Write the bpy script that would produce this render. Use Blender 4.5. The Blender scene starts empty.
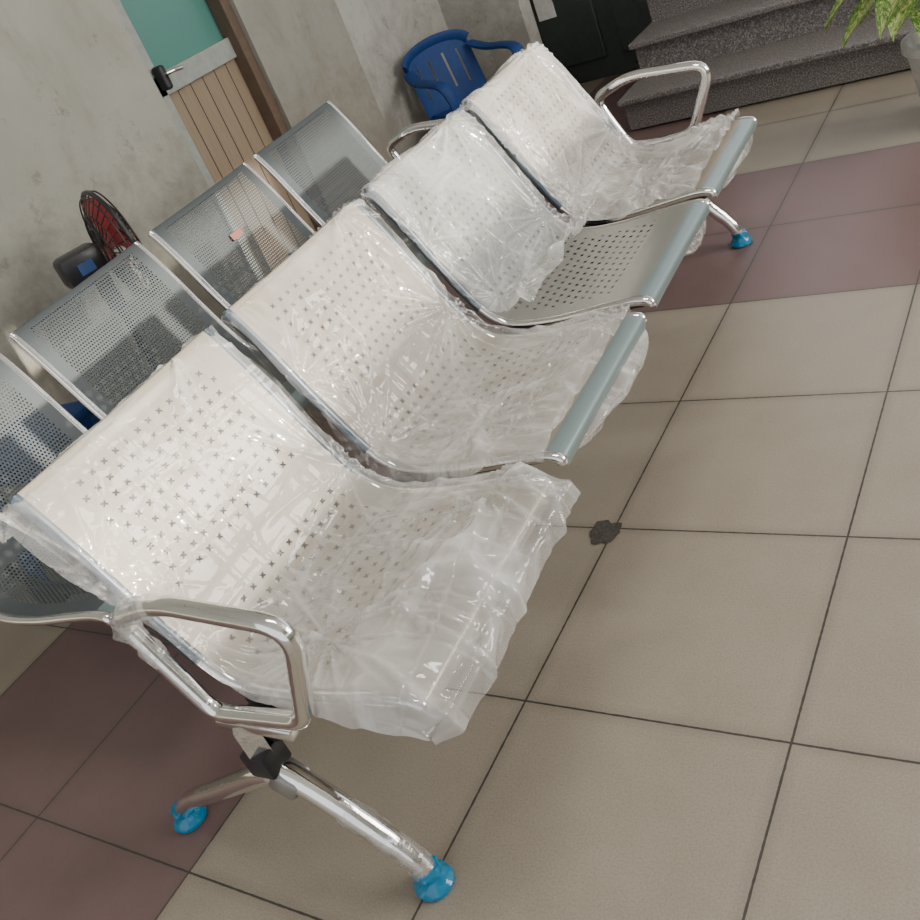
import bpy, bmesh, random
from math import *
from mathutils import Vector, Matrix, noise
random.seed(4)
S=bpy.context.scene
# ------------------------------------------------------------------ helpers
def link(o,parent=None):
    S.collection.objects.link(o)
    if parent: o.parent=parent
    return o
def empty(name,loc=(0,0,0),rz=0):
    e=bpy.data.objects.new(name,None); e.location=loc; e.rotation_euler=(0,0,rz); e.empty_display_size=.1
    return link(e)
def mesh_obj(name,verts,faces,mat,parent=None,smooth=True,uvs=None):
    me=bpy.data.meshes.new(name); me.from_pydata([tuple(v) for v in verts],[],faces); me.update()
    if uvs is not None:
        ul=me.uv_layers.new(name='UVMap')
        for l in me.loops: ul.data[l.index].uv=uvs[l.vertex_index]
    if smooth:
        for p in me.polygons: p.use_smooth=True
    for m in (mat if isinstance(mat,list) else [mat]): me.materials.append(m)
    return link(bpy.data.objects.new(name,me),parent)
class Geo:
    """collects verts/faces of several shapes in one mesh"""
    def __init__(s): s.v=[];s.f=[]
    def add(s,v,f):
        o=len(s.v); s.v+= [Vector(p) for p in v]; s.f+=[tuple(i+o for i in q) for q in f]; return s
    def box(s,c,d,M=None,bev=0):
        bm=bmesh.new(); bmesh.ops.create_cube(bm,size=1)
        for v in bm.verts: v.co=Vector((v.co.x*d[0],v.co.y*d[1],v.co.z*d[2]))
        if bev: bmesh.ops.bevel(bm,geom=bm.edges[:],offset=bev,segments=2,affect='EDGES',profile=.5)
        for v in bm.verts:
            if M: v.co=M@v.co
            v.co+=Vector(c)
        bm.verts.index_update()
        s.add([v.co.copy() for v in bm.verts],[[v.index for v in f.verts] for f in bm.faces]); bm.free(); return s
    def tube(s,pts,r,closed=False,n=14,sx=1,sy=1,up=None,cap=True):
        pts=[Vector(p) for p in pts]; N=len(pts); T=[]
        for i in range(N):
            a=pts[(i-1)%N] if closed or i>0 else pts[0]; b=pts[(i+1)%N] if closed or i<N-1 else pts[-1]
            T.append((b-a).normalized())
        ref=Vector(up) if up else (Vector((0,0,1)) if abs(T[0].z)<.9 else Vector((1,0,0)))
        V=[];F=[]
        u=(ref-T[0]*ref.dot(T[0])).normalized()
        for i in range(N):
            if up: u=(ref-T[i]*ref.dot(T[i])).normalized()
            else: u=(u-T[i]*u.dot(T[i])).normalized()
            w=T[i].cross(u); rr=r[i] if isinstance(r,(list,tuple)) else r
            for k in range(n):
                a=2*pi*k/n; V.append(pts[i]+u*cos(a)*rr*sx+w*sin(a)*rr*sy)
        for i in range(N if closed else N-1):
            j=(i+1)%N
            for k in range(n):
                F.append((i*n+k,i*n+(k+1)%n,j*n+(k+1)%n,j*n+k))
        if cap and not closed:
            F.append(tuple(range(n))[::-1]); F.append(tuple((N-1)*n+k for k in range(n)))
        return s.add(V,F)
    def lathe(s,prof,c=(0,0,0),n=32,M=None):
        V=[];F=[]
        for r,z in prof:
            for k in range(n):
                a=2*pi*k/n; p=Vector((r*cos(a),r*sin(a),z)); p=(M@p if M else p)+Vector(c); V.append(p)
        for i in range(len(prof)-1):
            for k in range(n): F.append((i*n+k,i*n+(k+1)%n,(i+1)*n+(k+1)%n,(i+1)*n+k))
        return s.add(V,F)
    def out(s,name,mat,parent=None,smooth=True):
        o=mesh_obj(name,s.v,s.f,mat,parent,smooth)
        bm=bmesh.new(); bm.from_mesh(o.data); bmesh.ops.recalc_face_normals(bm,faces=bm.faces[:]); bm.to_mesh(o.data); bm.free()
        if smooth:
            try: o.data.set_sharp_from_angle(angle=radians(40))
            except Exception: pass
        return o
def spline(P,n=8,closed=False):
    P=[Vector(p) for p in P];N=len(P);o=[]
    for i in range(N if closed else N-1):
        g=lambda k:P[k%N] if closed else P[max(0,min(N-1,k))]
        a,b,c,d=g(i-1),g(i),g(i+1),g(i+2)
        for k in range(n):
            t=k/n; o.append(.5*((2*b)+(-a+c)*t+(2*a-5*b+4*c-d)*t*t+(-a+3*b-3*c+d)*t**3))
    if not closed:o.append(P[-1])
    return o
def fillet(P,rad,closed=True,n=7):
    P=[Vector(p) for p in P];N=len(P);o=[]
    for i in range(N):
        if not closed and i in(0,N-1): o.append(P[i]);continue
        r=rad[i] if isinstance(rad,(list,tuple)) else rad
        a=(P[i-1]-P[i]);b=(P[(i+1)%N]-P[i]);ra=min(r,a.length*.48);rb=min(r,b.length*.48)
        p=P[i]+a.normalized()*ra;q=P[i]+b.normalized()*rb
        for k in range(n+1):
            t=k/n;o.append(p*(1-t)**2+P[i]*2*t*(1-t)+q*t*t)
    return o
# ------------------------------------------------------------------ materials
class NT:
    def __init__(s,name):
        s.m=bpy.data.materials.new(name); s.m.use_nodes=True; s.t=s.m.node_tree; s.n=s.t.nodes; s.l=s.t.links
        s.b=s.n['Principled BSDF']; s.o=s.n['Material Output']
    def set(s,node,inp,v):
        sk=node.inputs[inp]
        if isinstance(v,bpy.types.NodeSocket): s.l.new(v,sk)
        else: sk.default_value=v
    def m_(s,op,a,b=0.,c=None):
        nd=s.n.new('ShaderNodeMath'); nd.operation=op; s.set(nd,0,a); s.set(nd,1,b)
        if c is not None: s.set(nd,2,c)
        return nd.outputs[0]
    def noise(s,vec,scale,detail=4,rough=.55,dist=0,kind='FBM'):
        nd=s.n.new('ShaderNodeTexNoise'); 
        if vec is not None: s.l.new(vec,nd.inputs['Vector'])
        nd.inputs['Scale'].default_value=scale; nd.inputs['Detail'].default_value=detail
        nd.inputs['Roughness'].default_value=rough; nd.inputs['Distortion'].default_value=dist
        return nd.outputs['Fac']
    def ramp(s,fac,stops):
        nd=s.n.new('ShaderNodeValToRGB'); e=nd.color_ramp.elements
        while len(e)<len(stops): e.new(.5)
        for k,(p,c) in enumerate(stops): e[k].position=p; e[k].color=(c if len(c)==4 else (*c,1)) if hasattr(c,'__len__') else (c,c,c,1)
        s.l.new(fac,nd.inputs[0]); return nd.outputs[0]
    def mix(s,f,a,b,bt='MIX'):
        nd=s.n.new('ShaderNodeMix'); nd.data_type='RGBA'; nd.blend_type=bt
        s.set(nd,0,f); s.set(nd,6,a if not isinstance(a,tuple) else (*a,1)[:4]); s.set(nd,7,b if not isinstance(b,tuple) else (*b,1)[:4]); return nd.outputs[2]
    def coord(s,k='Object'): return s.n.new('ShaderNodeTexCoord').outputs[k]
    def geo(s): return s.n.new('ShaderNodeNewGeometry').outputs['Position']
    def xyz(s,v):
        nd=s.n.new('ShaderNodeSeparateXYZ'); s.l.new(v,nd.inputs[0]); return nd.outputs
    def mapping(s,v,sc=(1,1,1),rot=(0,0,0)):
        nd=s.n.new('ShaderNodeMapping'); s.l.new(v,nd.inputs[0]); nd.inputs['Scale'].default_value=sc; nd.inputs['Rotation'].default_value=rot; return nd.outputs[0]
    def bump(s,h,st=.3,d=.01):
        nd=s.n.new('ShaderNodeBump'); s.l.new(h,nd.inputs['Height']); nd.inputs['Strength'].default_value=st; nd.inputs['Distance'].default_value=d; return nd.outputs[0]
    def P(s,**k):
        for a,v in k.items():
            a=a.replace('_',' ')
            if isinstance(v,tuple) and len(v)==3: v=(*v,1)
            s.set(s.b,a,v)
        return s
def simple(name,col,rough=.5,metal=0,var=.12,scale=30,**k):
    t=NT(name); c=t.coord(); f=t.noise(c,scale)
    a=tuple(x*(1-var) for x in col); b=tuple(min(1,x*(1+var)) for x in col)
    t.P(Base_Color=t.ramp(f,[(.3,a),(.7,b)]),Roughness=rough,Metallic=metal,**k); return t.m
def chrome():
    t=NT('chrome_tube'); f=t.noise(t.coord(),14,3); t.P(Base_Color=(.86,.855,.84),Metallic=1.,Roughness=t.ramp(f,[(.3,.05),(.7,.14)]))
    t.set(t.b,'Normal',t.bump(t.noise(t.coord(),40,3),.12,.004)); return t.m
def perforated(name,col,kind,metal,rough,col2=None):
    t=NT(name); uv=t.xyz(t.coord('UV')); u,v=uv[0],uv[1]
    p=.0245 if kind=='x' else .0085
    vv=t.m_('DIVIDE',v,p); row=t.m_('FLOOR',vv); 
    par=t.m_('MULTIPLY',t.m_('MODULO',row,2.),.5)
    uu=t.m_('ADD',t.m_('DIVIDE',t.m_('ADD',u,5.),p*(1.15 if kind=='x' else 1)),par)
    fu=t.m_('SUBTRACT',t.m_('FRACT',uu),.5); fv=t.m_('SUBTRACT',t.m_('FRACT',vv),.5)
    if kind=='x':
        a=t.m_('ABSOLUTE',t.m_('ADD',fu,fv)); b=t.m_('ABSOLUTE',t.m_('SUBTRACT',fu,fv))
        h=t.m_('MULTIPLY',t.m_('LESS_THAN',t.m_('MINIMUM',a,b),.095),t.m_('LESS_THAN',t.m_('MAXIMUM',a,b),.33))
    else:
        h=t.m_('LESS_THAN',t.m_('ADD',t.m_('MULTIPLY',fu,fu),t.m_('MULTIPLY',fv,fv)),.085)
    def zone(a,b,hw):
        z=t.m_('MULTIPLY',t.m_('GREATER_THAN',v,a),t.m_('LESS_THAN',v,b)); return t.m_('MULTIPLY',z,t.m_('LESS_THAN',t.m_('ABSOLUTE',u),hw))
    z=t.m_('MAXIMUM',zone(.0735,.318,.175),zone(.392,.735,.185)) if kind=='x' else t.m_('MAXIMUM',zone(.05,.37,.20),zone(.42,.735,.20))
    h=t.m_('MULTIPLY',h,z)
    base=t.mix(t.noise(t.coord(),6),tuple(x*.94 for x in col),tuple(min(1,x*1.05) for x in col))
    if col2: base=t.mix(t.m_('MAXIMUM',t.m_('GREATER_THAN',v,.81),t.m_('LESS_THAN',v,.03)) if kind=='o' else t.m_('GREATER_THAN',v,.81),base,col2)
    t.P(Base_Color=base,Metallic=metal,Roughness=rough)
    tr=t.n.new('ShaderNodeBsdfTransparent'); mx=t.n.new('ShaderNodeMixShader')
    t.l.new(h,mx.inputs[0]); t.l.new(t.b.outputs[0],mx.inputs[1]); t.l.new(tr.outputs[0],mx.inputs[2]); t.l.new(mx.outputs[0],t.o.inputs[0])
    return t.m
def film(name='clear_plastic_film',base=.04,hz=.2):
    t=NT(name); c=t.coord('UV')
    n1=t.noise(t.mapping(c,(6,1.0,1),(0,0,.7)),1.7,2.5,.5,.6)
    n2=t.noise(t.mapping(c,(1.1,7,1),(0,0,-.45)),1.6,2.5,.5,.6)
    r1=t.m_('SUBTRACT',1.,t.m_('MULTIPLY',t.m_('ABSOLUTE',t.m_('SUBTRACT',n1,.5)),22.)); r2=t.m_('SUBTRACT',1.,t.m_('MULTIPLY',t.m_('ABSOLUTE',t.m_('SUBTRACT',n2,.5)),24.))
    msk=t.ramp(t.noise(c,2.6,2,.5,.3),[(.4,.05),(.62,1.)])
    rid=t.m_('MULTIPLY',t.m_('MAXIMUM',t.m_('MAXIMUM',r1,r2),0.),msk)
    at=t.n.new('ShaderNodeAttribute'); at.attribute_name='fold'; fold=at.outputs['Fac']
    bmp=t.bump(t.m_('ADD',t.m_('MULTIPLY',rid,.2),t.m_('ADD',n1,n2)),.7,.02)
    t.P(Base_Color=(.82,.81,.78),Roughness=.2,Normal=bmp)
    lw=t.n.new('ShaderNodeLayerWeight'); lw.inputs[0].default_value=.5; t.l.new(bmp,lw.inputs['Normal'])
    edge=t.m_('POWER',lw.outputs['Facing'],2.5)
    fac=t.m_('ADD',t.m_('ADD',base,t.m_('MULTIPLY',rid,.17)),t.m_('MULTIPLY',edge,.32))
    haze=t.m_('MULTIPLY',t.ramp(t.noise(c,3.5,3,.5,.5),[(.42,0.),(.7,1.)]),hz)
    fac=t.m_('MINIMUM',t.m_('ADD',t.m_('ADD',fac,haze),t.m_('MULTIPLY',fold,.34)),.8)
    tr=t.n.new('ShaderNodeBsdfTransparent'); mx=t.n.new('ShaderNodeMixShader')
    gl=t.n.new('ShaderNodeBsdfGlossy'); gl.inputs['Roughness'].default_value=.08; t.l.new(bmp,gl.inputs['Normal'])
    m2=t.n.new('ShaderNodeMixShader')
    t.l.new(fac,mx.inputs[0]); t.l.new(tr.outputs[0],mx.inputs[1]); t.l.new(t.b.outputs[0],mx.inputs[2])
    t.l.new(t.m_('ADD',.05,t.m_('MULTIPLY',edge,.38)),m2.inputs[0]); t.l.new(mx.outputs[0],m2.inputs[1]); t.l.new(gl.outputs[0],m2.inputs[2])
    t.l.new(m2.outputs[0],t.o.inputs[0])
    return t.m
def floor_mat():
    t=NT('floor_tiles'); g=t.geo(); X,Y,Z=t.xyz(g)
    fx=t.m_('FRACT',t.m_('ADD',t.m_('DIVIDE',X,.5),40.)); fy=t.m_('FRACT',t.m_('ADD',t.m_('DIVIDE',Y,.5),40.))
    wob=t.m_('MULTIPLY',t.m_('SUBTRACT',t.noise(g,60,2),.5),.005)
    dx=t.m_('MINIMUM',fx,t.m_('SUBTRACT',1.,fx)); dy=t.m_('MINIMUM',fy,t.m_('SUBTRACT',1.,fy))
    gr=t.m_('LESS_THAN',t.m_('ADD',t.m_('MINIMUM',dx,dy),wob),.0042)
    ix=t.m_('FLOOR',t.m_('DIVIDE',X,.5)); iy=t.m_('FLOOR',t.m_('DIVIDE',Y,.5))
    cmb=t.n.new('ShaderNodeCombineXYZ'); t.l.new(ix,cmb.inputs[0]); t.l.new(iy,cmb.inputs[1])
    wn=t.n.new('ShaderNodeTexWhiteNoise'); t.l.new(cmb.outputs[0],wn.inputs[0])
    band1=t.m_('MULTIPLY',t.m_('GREATER_THAN',Y,2.),t.m_('LESS_THAN',Y,3.))
    band2=t.m_('MULTIPLY',t.m_('GREATER_THAN',X,-1.5),t.m_('LESS_THAN',X,-.5))
    mar=t.m_('MAXIMUM',band1,band2)
    fine=t.noise(g,260,3,.7); mid=t.noise(g,7,6,.65)
    beige=t.mix(mid,(.295,.25,.195),(.405,.355,.285)); beige=t.mix(t.m_('MULTIPLY',wn.outputs[0],.4),beige,(.31,.275,.225))
    maroon=t.mix(mid,(.155,.09,.09),(.225,.145,.14))
    col=t.mix(mar,beige,maroon); col=t.mix(t.m_('MULTIPLY',t.ramp(fine,[(.35,1.),(.6,0.)]),.3),col,(.10,.085,.07))
    near=t.ramp(t.m_('MINIMUM',dx,dy),[(.0,1.),(.05,0.)]); col=t.mix(t.m_('MULTIPLY',near,.25),col,(.10,.085,.07))
    col=t.mix(gr,col,(.055,.048,.042))
    t.P(Base_Color=col,Roughness=t.ramp(mid,[(.3,.28),(.7,.42)]),Normal=t.bump(t.m_('ADD',t.m_('MULTIPLY',gr,-1.),t.m_('MULTIPLY',fine,.12)),.35,.004))
    return t.m
def wall_mat(name,c1,c2,c3):
    t=NT(name); g=t.geo(); a=t.noise(g,1.4,5,.6,.4); b=t.noise(t.mapping(g,(1,1,.4)),5,6,.7,.3)
    col=t.mix(t.ramp(a,[(.35,0.),(.65,1.)]),c1,c2); col=t.mix(t.ramp(b,[(.52,0.),(.68,.45)]),col,c3)
    col=t.mix(t.ramp(t.noise(g,6,8,.78),[(.58,0.),(.66,.6)]),col,(.17,.145,.105))
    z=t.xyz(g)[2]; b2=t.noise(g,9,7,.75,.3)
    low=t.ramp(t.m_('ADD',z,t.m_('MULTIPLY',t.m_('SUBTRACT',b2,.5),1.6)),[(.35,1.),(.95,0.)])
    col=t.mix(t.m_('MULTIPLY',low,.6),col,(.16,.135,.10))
    t.P(Base_Color=col,Roughness=.75,Normal=t.bump(b,.06,.02)); return t.m
def granite():
    t=NT('speckled_granite'); g=t.geo(); n=t.noise(g,150,3,.8); m=t.noise(g,55,2,.6)
    col=t.ramp(n,[(.38,(.035,.032,.032)),(.52,(.15,.14,.135)),(.66,(.46,.43,.41))])
    t.P(Base_Color=t.mix(t.m_('MULTIPLY',m,.5),col,(.18,.15,.145)),Roughness=.35); return t.m
def wood():
    t=NT('wood_slats'); g=t.geo(); Y=t.xyz(g)[1]; f=t.m_('FRACT',t.m_('ADD',t.m_('DIVIDE',Y,.075),50.))
    gap=t.m_('LESS_THAN',f,.07); gn=t.noise(t.mapping(g,(1,14,1)),6,5,.6)
    col=t.mix(gn,(.24,.18,.115),(.33,.26,.18)); col=t.mix(gap,col,(.04,.025,.015))
    t.P(Base_Color=col,Roughness=.6); return t.m
M_floor=floor_mat(); M_chr=chrome(); M_film=film(); M_filmd=film('bunched_plastic_film',.07,.26)
M_seat1=perforated('perforated_steel_beige',(.40,.355,.285),'x',.35,.30)
M_seatF=perforated('perforated_steel_cream',(.40,.355,.285),'x',.35,.30,(.24,.31,.315))
M_seatG=perforated('perforated_steel_greygreen',(.31,.31,.28),'x',.4,.3,(.24,.31,.315))
M_seatR=perforated('perforated_steel_grey',(.085,.10,.105),'o',.15,.5,(.22,.285,.295))
M_black=simple('black_paint',(.02,.02,.024),.35)
M_edge=simple('bluegrey_edge',(.13,.165,.20),.3,.6)
M_blueF=NT('blue_plastic_wrap').P(Base_Color=(.01,.23,.43),Roughness=.12,Transmission_Weight=.15).m
M_bluC=simple('blue_plastic',(.010,.042,.16),.6); M_bluC.node_tree.nodes['Principled BSDF'].inputs['Specular IOR Level'].default_value=.25
M_bluD=simple('dark_blue_plastic',(.03,.07,.2),.45)
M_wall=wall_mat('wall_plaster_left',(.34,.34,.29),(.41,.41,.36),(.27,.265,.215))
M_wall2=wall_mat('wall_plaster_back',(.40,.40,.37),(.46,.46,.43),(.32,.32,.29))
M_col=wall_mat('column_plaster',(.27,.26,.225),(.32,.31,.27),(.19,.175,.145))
M_gran=granite(); M_wood=wood()
M_jamb=simple('brown_jamb',(.12,.08,.055),.6)
M_dgreen=simple('dark_green_paint',(.04,.05,.046),.45)
M_teal=NT('teal_frosted_glass').P(Base_Color=(.09,.25,.215),Roughness=.3).m
M_frame=simple('grey_green_frame',(.33,.36,.33),.45)
M_red=simple('red_plastic',(.50,.05,.06),.35)
M_tag=simple('red_sticker',(.30,.12,.09),.5)
M_white=simple('white_plastic',(.6,.6,.57),.4)
M_soil=simple('soil',(.05,.035,.02),.9)
M_paper=simple('paper',(.7,.7,.68),.8)
M_dirt=simple('dark_grime',(.075,.066,.058),.7,var=.4,scale=120)
# ------------------------------------------------------------------ room
def boxo(name,c,d,mat,parent=None,bev=0): return Geo().box(c,d,bev=bev).out(name,mat,parent,smooth=False)
boxo('floor',(0,1.5,-.05),(9,9,.1),M_floor)
boxo('ceiling',(0,1.5,3.15),(9,9,.1),simple('ceiling_paint',(.75,.75,.72),.8))
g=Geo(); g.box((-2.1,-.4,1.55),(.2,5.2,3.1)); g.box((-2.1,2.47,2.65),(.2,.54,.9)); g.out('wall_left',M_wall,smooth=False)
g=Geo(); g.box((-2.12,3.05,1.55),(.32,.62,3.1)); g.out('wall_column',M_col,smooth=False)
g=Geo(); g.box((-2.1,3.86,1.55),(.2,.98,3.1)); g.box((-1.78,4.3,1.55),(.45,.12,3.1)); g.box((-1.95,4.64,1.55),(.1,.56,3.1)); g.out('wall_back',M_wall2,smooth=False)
# unseen wall added with a slit that trims the low sun to the backrests
g=Geo(); g.box((4.05,1.5,.75),(.12,9,1.5)); g.box((4.05,1.5,2.5),(.12,9,1.2))
g.box((4.05,-2.9,1.7),(.12,.2,.4)); g.box((4.05,4.7,1.7),(.12,2.6,.4))
g.out('sun_slit_wall',M_wall2,smooth=False)
d=empty('door_1',(-2.06,2.47,0))
def dbox(n,c,s,m,b=.004): boxo(n,c,s,m,d,b)
dbox('slat_panel',(0,0,.52),(.03,.50,.96),M_wood)
dbox('mid_rail',(.01,0,1.035),(.05,.50,.08),M_frame); dbox('stile_left',(.01,-.235,1.1),(.05,.05,2.2),M_frame)
dbox('top_rail',(.01,0,2.16),(.05,.5,.08),M_frame); dbox('glass',(0,0,1.6),(.012,.46,1.06),M_teal)
dbox('jamb_right',(.045,.245,1.1),(.07,.05,2.2),M_jamb)
dbox('handle',(.06,-.225,1.06),(.05,.03,.09),M_black,.01)
Geo().tube([(.06,-.225,1.07),(.10,-.225,1.07),(.11,-.20,1.07),(.11,-.16,1.065)],.008).out('lever',M_chr,d)
d2=empty('door_2',(-1.41,4.92,0))
boxo('leaf',(0,0,1.05),(.96,.05,2.1),M_dgreen,d2,.005)
for k,(cx,cz) in enumerate([(-.23,.5),(.23,.5),(-.23,1.5),(.23,1.5)]):
    boxo('panel_%d'%k,(cx,-.03,cz),(.36,.03,.78),M_dgreen,d2,.01)
boxo('notice',(-.33,-.052,.47),(.11,.006,.14),M_paper,d2)
boxo('wall_back_upper',(-1.41,4.97,2.6),(1.0,.1,1.1),M_wall2)
g=Geo()
for k in range(7):
    g.box((.9,3.98+.29*k+.9,(.165*(k+1))/2+.0),(3.7,1.8,.165*(k+1)-.02)); g.box((.9,3.96+.29*k+.9,.165*(k+1)-.012),(3.72,1.86,.025),bev=.005)
for v in g.v: v.y-=.2
g.out('stairs',M_gran,smooth=False)
# ------------------------------------------------------------------ bench
W=.472; HW=W/2
ctrl=[(-.452,.775),(-.436,.80),(-.42,.785),(-.375,.70),(-.325,.59),(-.275,.49),(-.235,.437),(-.18,.415),(-.08,.415),(.04,.43),(.105,.437),(.142,.434),(.156,.423),(.155,.404)]
prof=spline([(x,0,z) for x,z in ctrl],8)
al=[0]
for i in range(1,len(prof)): al.append(al[-1]+(prof[i]-prof[i-1]).length)
L=al[-1]
def pr(s):
    s=max(0,min(L,s))
    for i in range(1,len(al)):
        if al[i]>=s:
            t=(s-al[i-1])/(al[i]-al[i-1]); return prof[i-1].lerp(prof[i],t)
    return prof[-1]
def sm(s,sig):
    a=Vector();w=0
    for k in range(-4,5):
        ww=exp(-(k/2)**2/2); a+=pr(s+k*sig/2)*ww;w+=ww
    return a/w
def nrm(fn,s):
    d=fn(min(L,s+.006))-fn(max(0,s-.006)); d.normalize()
    return Vector((-d.z,0,d.x))  # towards the sitter / upwards
def panel(name,mat,parent,y0):
    NU=26; V=[];F=[];UV=[]
    for i,s in enumerate(al):
        p=prof[i]; n=nrm(pr,s)
        for k in range(NU+1):
            u=(k/NU*2-1); hw=HW
            if s<.05: hw=HW-.03*(1-sqrt(max(0,1-((.05-s)/.05)**2)))
            dish=-.004*(1-u*u)*(1 if .06<s<.72 else 0.5)
            V.append(Vector((p.x,y0+u*hw,p.z))+n*dish); UV.append((u*hw,s))
    R=len(al); C=NU+1
    for i in range(R-1):
        for k in range(NU):
            a=i*C+k; F.append((a,a+1,a+C+1,a+C)); 
    return mesh_obj(name,V,F,mat,parent,uvs=UV)
def ridge(x,k=4.): return max(0,1-abs(x)*k)
def add_fold(o,vals):
    at=o.data.attributes.new('fold','FLOAT','POINT')
    for i,v in enumerate(vals): at.data[i].value=v
def cover(name,parent,y0,t0,t1,seed,amp=.010,fwd=0,out=.03,bunch=False,tip=False,mat=None,e0=.02,milk=None):
    NT_,NW=230,160; V=[];F=[];UV=[];FO=[]
    hb=HW+.012; rnd=random.Random(int(seed*10))
    anchors=[(-.01,-HW*.95,.10),(.38,HW*.9,.16),(.40,-HW*.9,.16),(L-.10,HW*.9,.15),(.20,-HW,.12),(.62,-HW*.6,.13),(.02,HW*.7,.12)]
    anchors=[(t+rnd.uniform(-.03,.03),y+rnd.uniform(-.02,.02),r) for t,y,r in anchors if t<t1+.05]
    for i in range(NT_+1):
        t=t0+(t1-t0)*i/NT_
        if t<0:
            s=-t; q=pr(s+.012); n=nrm(pr,s+.02)*-1; base=q+n*(.012+.02*min(1,s/.1)); 
        elif t<=L:
            s=t; base=sm(s,.03); n=nrm(lambda a:sm(a,.03),s); base=base+n*.006
            if s<.03: n=(n+Vector((-.5,0,1))*(1-s/.03)).normalized()
            if fwd:
                q=max(0,min(1,(t-(L-.06))/.06)); base=base.lerp(pr(L-.045)+Vector((fwd*.9,0,-.012)),q*q); n=n.lerp(Vector((.5,0,.85)),q).normalized()
        else:
            e=t-L; base=pr(L-.045)+Vector((fwd*.9+.15*e*(1-e*10),0,-.012-e)); n=Vector((.9,0,.3)).normalized()
        for k in range(NW+1):
            w=(k/NW*2-1); sg=1 if w>0 else -1
            edge=e0+.018*noise.noise(Vector((t*4,seed,sg*3)))+out*max(0,noise.noise(Vector((t*3,seed+9,sg*5))))*1.6
            edge=max(.008,edge)
            y=w*(hb+edge); e=max(0,abs(y)-hb)
            yy=sg*(min(abs(y),hb)+e*.5); dep=-e*.8
            ph=noise.noise(Vector((t*1.6,y*1.6,seed+20)))*1.2+.6*sg*min(1,abs(w)*3)
            ca,sa=cos(ph),sin(ph); A=t*ca+y*sa; Bq=-t*sa+y*ca
            a=noise.noise(Vector((A*1.4,Bq*7,seed)))
            b=noise.noise(Vector((A*7,Bq*1.5,seed+4)))
            m=max(0,min(1,.4+1.9*noise.noise(Vector((t*3.2,y*3.2,seed+30)))))
            st=0
            for ai,(at_,ay,ar_) in enumerate(anchors):
                dx_,dy_=t-at_,y-ay; r=hypot(dx_,dy_)
                if r<.5:
                    dx_/=r+1e-6; dy_/=r+1e-6
                    st=max(st,ridge(noise.noise(Vector((dx_*3.2,dy_*3.2,seed+ai*7+r*.8))),6.5)*exp(-(r/ar_)**1.5)*min(1,r/.035)*1.3)
            fo=m*(ridge(a,7)*.6+ridge(b,7)*.4)
            d=.004+amp*(fo*.7+st*.9)+amp*1.0*(noise.noise(Vector((t*4.,y*4.,seed+40)))+.25)
            mk=.4*fo+.75*st
            fr=min(1,e/.03); d+=.009*fr*noise.noise(Vector((t*6,y*4,seed+2))); yy+=.012*fr*noise.noise(Vector((t*7,seed,sg*2)))
            if bunch:
                q=max(0,(t-(t1-.17))/.17); q=q*q*(3-2*q)
                rr=ridge(noise.noise(Vector((t*8+y*5,y*3-t*6,seed+3))),4)
                d+=q*(.022+.05*abs(noise.noise(Vector((t*13,y*4,seed))))+.035*rr); mk+=q*(.3+rr*.5)
                yy=yy*(1-.10*q)
            if milk: 
                q=max(0,min(1,(t-milk[0])/(milk[1]-milk[0]))); mk+=q*milk[2]*(.6+.8*max(-.5,noise.noise(Vector((t*6,y*6,seed+60)))))
                r7=ridge(noise.noise(Vector((t*8+y*3,y*4,seed+70))),5.5); r8=ridge(noise.noise(Vector((t*4,y*10+t*3,seed+80))),5.5)
                d+=q*.009*(r7+r8); mk+=q*.35*max(r7,r8)
            P=base+n*(max(.002,d)+dep); P.y=y0+yy
            if t>L-.03: 
                h=min(1,(t-L+.03)/.07)
                P.x+= .018*noise.noise(Vector((y*6,seed,1)))*h; P.z-=.025*h*(.3+noise.noise(Vector((y*4,seed,2))))
            if tip and t<.06 and t>-.1:
                q=max(0,-w-.75)/.25*max(0,1-abs(t-.0)/.09); P+=Vector((-.015,-.02,-.01))*q
            V.append(P); UV.append((y+seed,t)); FO.append(min(1.6,mk))
    C=NW+1
    for i in range(NT_):
        for k in range(NW):
            a=i*C+k; F.append((a,a+1,a+C+1,a+C))
    o=mesh_obj(name,V,F,mat or M_film,parent,uvs=UV); add_fold(o,FO); return o
def skirt(name,parent,y0,a0,a1,drop,seed,bulge):
    """loose hem of film hanging out below the front lip"""
    V=[];F=[];UV=[];FO=[];NA,NB=60,26
    for i in range(NB+1):
        e=i/NB
        for k in range(NA+1):
            w=k/NA; y=a0+(a1-a0)*w; env=sin(pi*w)**.4*(.45+.55*w)
            dz=drop*env*(1+.4*noise.noise(Vector((w*4,seed,0))))
            x=.14+bulge*env*sin(pi*min(1,e*1.05))+.012*noise.noise(Vector((w*5,e*3,seed)))*e
            z=.41-dz*e
            V.append((x,y0+y,z)); UV.append((w*.5+seed,e*.1)); FO.append(.25+.7*ridge(noise.noise(Vector((w*6,e*2,seed+5))),5))
    for i in range(NB):
        for k in range(NA):
            a=i*(NA+1)+k; F.append((a,a+1,a+NA+2,a+NA+1))
    o=mesh_obj(name,V,F,M_film,parent,uvs=UV); add_fold(o,FO)
def wrap(name,B,path,r0,r1,amp):
    g=Geo(); rr=[r0+r1*abs(noise.noise(Vector((i*.21,2,3)))) for i in range(len(path))]
    g.tube(path,rr,n=22,cap=False)
    for v in g.v: v+=Vector((noise.noise(v*38),noise.noise(v*38+Vector((5,0,0))),noise.noise(v*38+Vector((0,9,0)))))*amp
    o=g.out(name,M_film,B); ul=o.data.uv_layers.new(name='UVMap')
    for l in o.data.loops: c=o.data.vertices[l.vertex_index].co; ul.data[l.index].uv=(c.x*2,c.z*2)
M_lipj=simple('brushed_steel',(.45,.47,.49),.3,.9)
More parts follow.
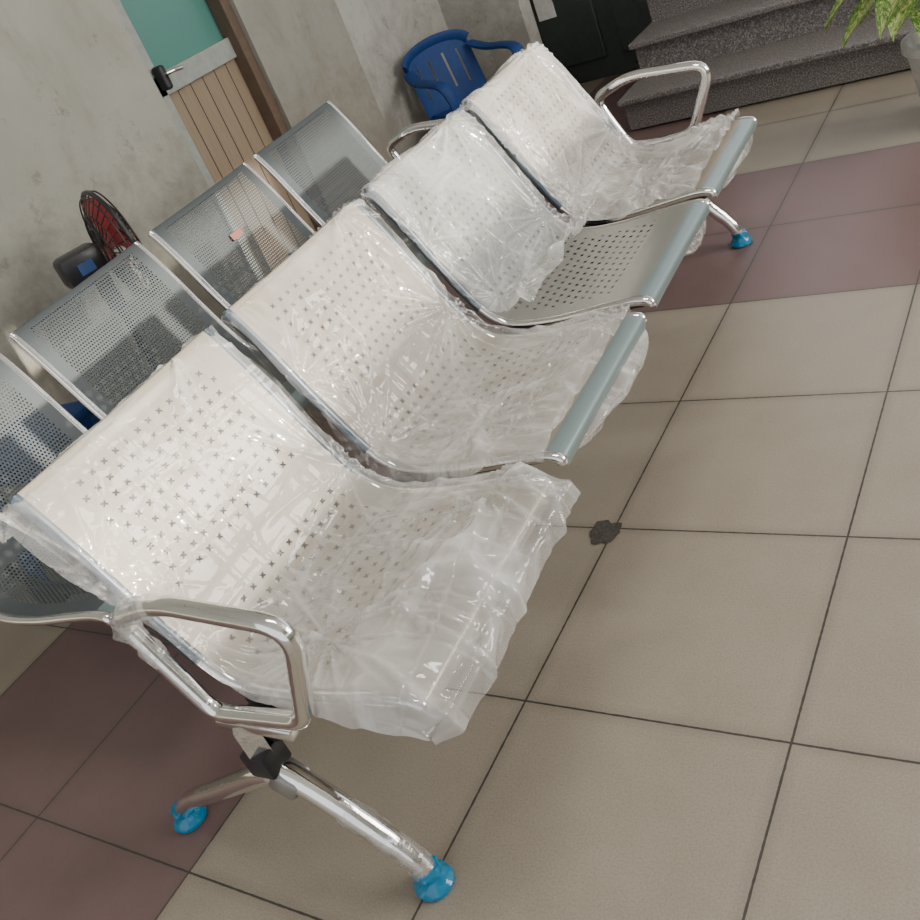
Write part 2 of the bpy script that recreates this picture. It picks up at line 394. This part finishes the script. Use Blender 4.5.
def bench(loc,rz,front):
    B=empty('waiting_bench',loc,rz); pit=.55
    for i in range(4):
        yc=.265+i*pit+.005
        panel('seat_shell_%d'%(i+1),[M_seat1,M_seatF,M_seatG,M_seatF][i] if front else M_seatR,B,yc)
        pts=[(p,nrm(pr,s)) for p,s in zip(prof,al)]
        for nm,a,b_,mt in (('back_frame',6,44,M_edge if front else M_chr),('seat_frame',43,len(pts)-5,M_chr)):
            g=Geo()
            for sg in (-1,1):
                g.tube([Vector((p.x,yc+sg*(HW+.005),p.z))+n*-.008 for p,n in pts[a:b_]],.011,n=12)
            g.out('%s_%d'%(nm,i+1),mt,B)
        g=Geo()
        for sg in (-1,1):
            y=yc+sg*(.215 if front else .13)
            g.tube([Vector((p.x,y,p.z))+n*-.026 for p,n in pts[36:84]],.012,n=8)
            g.box((-.20,y,.372),(.09,.03,.045),bev=.004)
        g.out('seat_bracket_%d'%(i+1),M_black,B)
    (Geo().box((-.20,1.13,.335),(.07,2.26,.045),bev=.005) if front else Geo().box((-.20,1.25,.335),(.07,2.04,.045),bev=.005)).out('beam',M_black,B)
    arm=[(-.25,0,.385),(-.05,0,.40),(.046,0,.605),(-.205,0,.632),(-.325,0,.59),(-.305,0,.53)]; ar=[.03,.03,.06,.05,.035,.05]
    for j,y in enumerate((-.01,2.27)):
        if not front and j==0: continue
        kz=0 if j==0 else -.025
        g=Geo()
        g.tube(fillet([(a-(.015 if j else 0),y,c+kz*(1 if c>.5 else .3)) for a,_,c in arm],ar),.0155,closed=True,n=16)
        g.box((-.165,y,.372),(.16,.03,.018),bev=.003)
        g.out('arm_loop_%d'%(j+1),M_chr,B)
    for j,y in enumerate((-.01,2.27) if front else (.58,1.70)):
        g=Geo()
        g.tube([(-.20,y,.37),(-.205,y,.25)],.026,n=4)
        fl=spline([(-.215,y,.262),(-.17,y,.24),(-.10,y,.175),(-.02,y,.08),(.0,y,.035)],7)
        g.tube(fl,[.021]*20+[.019]*9,n=16)
        g.tube(spline([(-.195,y,.245),(-.26,y,.222),(-.38,y,.16),(-.53,y,.08),(-.585,y,.035)],7),[.021]*20+[.019]*9,n=16)
        g.out('leg_%d'%(j+1),M_chr,B)
        if front and j==0: wrap('leg_wrap',B,spline(fl[14:27],3),.021,.006,.005)
        g=Geo(); Ry=Matrix.Rotation(radians(38),3,'Y'); g.box((-.183,y,.235),(.055,.05,.05),M=Ry,bev=.01); g.out('leg_joint_%d'%(j+1),M_lipj,B)
        Geo().box((-.203,y,.287),(.052,.054,.052),bev=.005).out('clamp_%d'%(j+1),M_black,B)
        for k,x in enumerate((.003,-.588)):
            g=Geo(); g.lathe([(0,.0),(.029,.0),(.035,.004),(.035,.011),(.028,.018),(.022,.028),(.024,.04),(.021,.045),(0,.046)],(x,y,0),28)
            for v in g.v: 
                a=atan2(v.y-y,v.x-x); v.x+=cos(a)*.003*sin(7*a+v.z*90)*min(1,v.z*40); v.y+=sin(a)*.003*sin(5*a-v.z*120)*min(1,v.z*40)
            g.out('foot_%d_%d'%(j+1,k+1),M_blueF,B)
    if front:
        yc=lambda i:.27+i*pit
        cover('plastic_cover_1',B,yc(0),-.34,L+.03,1.3,.011,.055,.05,tip=True,e0=.022,milk=(.42,.70,.95))
        cover('plastic_cover_2',B,yc(1),-.30,L-.055,5.7,.010,0,.06,milk=(.42,.62,.6))
        cover('plastic_cover_3',B,yc(2),-.30,.55,9.1,.009,0,.03,bunch=True,mat=M_filmd)
        cover('plastic_cover_4',B,yc(3),-.30,L-.07,13.9,.011,0,.05,mat=M_filmd,milk=(.4,.6,.5))
        skirt('plastic_hem_2',B,yc(1),-.20,.24,.085,3,.045); skirt('plastic_hem_3',B,yc(2),.02,.22,.07,7,.02); skirt('plastic_hem_4',B,yc(3),-.22,.22,.055,11,.025)
        wrap('arm_wrap',B,spline(fillet([(a,-.01,c) for a,_,c in arm],ar)[28:47],3),.017,.010,.009)
    else:
        p=pr(.19); n=nrm(pr,.19); g=Geo()
        R=Matrix.Rotation(radians(-24),3,'Y')
        g.box(Vector((p.x,.27+2*pit-.02,p.z))+n*.004,(.003,.05,.02),M=R); g.out('sticker',M_tag,B)
        p=pr(.03); Geo().box(Vector((p.x,.27+HW+.004,p.z))+n*.005,(.026,.03,.03),M=R,bev=.006).out('tag',M_tag,B)
    return B
bench((0.005,.125,0),radians(1.9),True)
bench((-.775,.19,.0),radians(4.2),False)
# ------------------------------------------------------------------ blue armchair
def chair(loc,rz,sc):
    C=empty('plastic_armchair',loc,rz); C.scale=(sc,sc,sc); g=Geo()
    NX=12;V=[];F=[]
    for lay in (0,-.012):
        for i in range(NX+1):
            for k in range(NX+1):
                x=-.20+.42*i/NX; y=(-.5+k/NX)*(.42+.04*i/NX); z=.42+.01*((2*k/NX-1)**2)-(.02*(max(0,(i-9)/3))**2)+lay; V.append((x,y,z))
    n=NX+1
    for b in (0,n*n):
        for i in range(NX):
            for k in range(NX): a=b+i*n+k; F.append((a,a+1,a+n+1,a+n))
    g.add(V,F)
    g.tube(fillet([(-.2,-.21,.40),(.22,-.235,.39),(.22,.235,.39),(-.2,.21,.40)],.05),.024,closed=True,n=8,sx=1.4,sy=.7)
    def bp(a,z):
        return Vector((-.20-.06*cos(a*1.2)-(z-.42)*.22+.03, .24*sin(a*1.35)/sin(1.35), z))
    def top(a): return .80-.07*a*a
    g.tube([bp(a/10,top(a/10)) for a in range(-10,11)],.03,n=10,sx=1.3,sy=.5)
    V=[];F=[];NA,NB=84,24
    for j in range(NB+1):
        for k in range(NA+1):
            a=k/NA*2-1; V.append(bp(a,.41+(top(a)-.41)*j/NB))
    for j in range(NB):
        for k in range(NA):
            slot=(6<=j<=18) and (k%14 in (6,7)) and 10<k<74
            if not slot: a=j*(NA+1)+k; F.append((a,a+1,a+NA+2,a+NA+1))
    g.add(V,F)
    for sg in (-1,1):
        g.tube(spline([(-.24,sg*.24,.70),(-.12,sg*.27,.66),(.06,sg*.285,.65),(.17,sg*.28,.63),(.205,sg*.265,.56),(.20,sg*.245,.42)],6),.028,n=10,sx=.7,sy=1.4)
        g.tube([(.20,sg*.225,.42),(.24,sg*.255,.2),(.265,sg*.27,.0)],[.04,.033,.022],n=10)
        g.tube([(-.19,sg*.2,.42),(-.25,sg*.225,.2),(-.29,sg*.24,.0)],[.04,.033,.022],n=10)
    g.out('body',M_bluC,C)
    return C
chair((-1.65,3.70,0),radians(-28),.8)
# ------------------------------------------------------------------ fan
Fn=empty('pedestal_fan',(-1.66,1.34,0),radians(68))
FZ=.74; FR=.178
R90=Matrix.Rotation(radians(90),3,'Y')
g=Geo()
for r,x in ((FR,.0),(FR-.004,.018),(FR-.01,-.018),(.12,.032),(.08,.04),(.12,-.035),(.08,-.045)):
    g.tube([(x+.08,r*cos(2*pi*k/40),FZ+r*sin(2*pi*k/40)) for k in range(40)],.008 if x==0 else .0028,closed=True,n=6)
for k in range(30):
    a=2*pi*k/30
    for sx in (1,-1):
        g.tube([(.08+sx*.043,.03*cos(a),FZ+.03*sin(a)),(.08+sx*.034,.12*cos(a),FZ+.12*sin(a)),(.08,FR*cos(a),FZ+FR*sin(a))],.0018,n=5)
g.out('grille',M_black,Fn)
g=Geo(); g.lathe([(0,.05),(.03,.048),(.04,.04),(.04,.03)],(.08,0,FZ),20,R90)
for b in range(4):
    V=[];F=[]
    for i in range(7):
        r=.03+.132*i/6
        for k in range(7):
            a=b*2*pi/4+(k/6-.5)*1.45*(.55+.45*sin(pi*i/7)); V.append((.08+.03*(k/6-.5),r*cos(a),FZ+r*sin(a)))
    for i in range(6):
        for k in range(6): a=i*7+k; F.append((a,a+1,a+8,a+7))
    g.add(V,F)
g.out('blades',M_red,Fn)
g=Geo(); g.box((-.05,0,FZ),(.14,.10,.10),bev=.02); g.box((-.02,0,FZ-.10),(.05,.05,.14),bev=.01)
g.tube([(-.02,0,FZ-.08),(-.02,0,.04)],.012,n=12); g.lathe([(0,.0),(.16,.0),(.165,.015),(.14,.03),(.03,.05),(.02,.09),(0,.09)],(-.02,0,0),32)
g.out('motor_and_stand',M_black,Fn)
boxo('motor_label',(-.05,-.052,FZ),(.05,.004,.035),M_bluD,Fn)
# ------------------------------------------------------------------ blue stool behind the rear bench
st=empty('plastic_stool',(-1.62,.80,0),radians(10)); g=Geo()
g.box((0,0,.45),(.30,.30,.03),bev=.012); g.box((0,0,.41),(.275,.275,.06),bev=.01)
for sx in(-1,1):
    for sy in(-1,1):
        g.tube([(sx*.12,sy*.12,.42),(sx*.155,sy*.155,0)],[.035,.026],n=4)
g.box((0,.14,.2),(.27,.012,.04));g.box((0,-.14,.2),(.27,.012,.04))
g.out('body',M_bluC,st)
# ------------------------------------------------------------------ potted plant
def leafmat():
    t=NT('variegated_leaf'); uv=t.xyz(t.coord('UV')); u=t.m_('ABSOLUTE',uv[0])
    n=t.noise(t.mapping(t.coord('UV'),(2.5,9,1)),2.5,4,.7,.6)
    f=t.m_('ADD',n,t.m_('MULTIPLY',u,-.12)); col=t.ramp(f,[(.34,(.05,.17,.03)),(.44,(.22,.36,.07)),(.54,(.60,.62,.28))])
    t.P(Base_Color=col,Roughness=.4); return t.m
M_leaf=leafmat()
pl=empty('potted_plant',(.51,3.22,0)); 
Geo().lathe([(0,0),(.12,0),(.13,.01),(.165,.24),(.18,.25),(.18,.28),(.165,.28),(.155,.24),(0,.235)],(0,0,0),36).out('pot',M_white,pl)
Geo().lathe([(0,.242),(.155,.238)],(0,0,0),24).out('soil',M_soil,pl)
V=[];F=[];UV=[];gs=Geo()
for k in range(30):
    a=k*2.399; h=(.16,.24,.36)[k%3]+.1*random.random(); out=.16+.13*random.random(); d=Vector((cos(a),sin(a),0))
    base=Vector((0,0,.24)); pts=spline([base,base+d*.04+Vector((0,0,h*.5)),base+d*out*.6+Vector((0,0,h*.9))],5)
    gs.tube(pts,.006,n=6); st0=pts[-1]; ln=.22+.08*random.random(); sd=Vector((-d.y,d.x,0)); o=len(V)
    for i in range(11):
        t=i/10; c=st0+d*(ln*t*.8)+Vector((0,0,ln*(.35*t-.75*t*t))); wd=.085*sin(pi*min(1,t*.9+.08))**.8*(1-.3*t)
        for j in range(-3,4):
            V.append(c+sd*wd*j/3+Vector((0,0,.018*abs(j/3)))); UV.append((j/3,t+k))
    for i in range(10):
        for j in range(6): b=o+i*7+j; F.append((b,b+1,b+8,b+7))
mesh_obj('leaves',V,F,M_leaf,pl,uvs=UV); gs.out('stems',simple('stem',(.1,.2,.05),.5),pl)
# ------------------------------------------------------------------ broken tile patch
V=[(0,0,.0015)];
for k in range(22):
    a=2*pi*k/22; r=.037*(1+.6*noise.noise(Vector((cos(a)*1.9,sin(a)*1.9,8)))); V.append((r*1.1*cos(a),r*sin(a),.0015))
o=mesh_obj('floor_stain',V,[(0,k+1,(k+1)%22+1) for k in range(22)],M_dirt); o.location=(-.018,.985,0)
# ------------------------------------------------------------------ light
w=bpy.data.worlds.new('world'); S.world=w; w.use_nodes=True
bg=w.node_tree.nodes['Background']; bg.inputs[0].default_value=(.96,.97,1,1); bg.inputs[1].default_value=1.4
def area(name,loc,tgt,size,e,col):
    l=bpy.data.lights.new(name,'AREA'); l.shape='RECTANGLE'; l.size,l.size_y=size; l.energy=e; l.color=col
    o=bpy.data.objects.new(name,l); link(o); o.location=loc; o.rotation_euler=(Vector(tgt)-Vector(loc)).to_track_quat('-Z','Y').to_euler(); return o
area('entrance_daylight',(3.8,2.6,2.0),(-.1,1.7,.2),(3.0,1.8),205,(1,.955,.89))
area('overhead_area',(.3,.6,3.0),(.0,.9,0),(1.2,.3),25,(1,.97,.92))  # narrow overhead area light, no fixture modelled
sl=bpy.data.lights.new('sun','SUN'); sl.energy=8.5; sl.angle=radians(1.2); sl.color=(1,.92,.80); so=bpy.data.objects.new('sun',sl); link(so)
el,az=radians(12),radians(8)
so.rotation_euler=Vector((-cos(el)*cos(az),-cos(el)*sin(az),-sin(el))).to_track_quat('-Z','Y').to_euler(); so.location=(6,1,2)
# ------------------------------------------------------------------ camera
cam=bpy.data.cameras.new('camera'); co=bpy.data.objects.new('camera',cam); link(co); S.camera=co
cam.sensor_width=36; cam.lens=36*953.2/920; cam.clip_start=.02
a,b,c=[radians(t) for t in (41.29,59.93,-24.31)]
M=Matrix.Rotation(a,4,'Z')@Matrix.Rotation(b,4,'X')@Matrix.Rotation(c,4,'Z'); M.translation=Vector((.944,-.46,1.324)); co.matrix_world=M
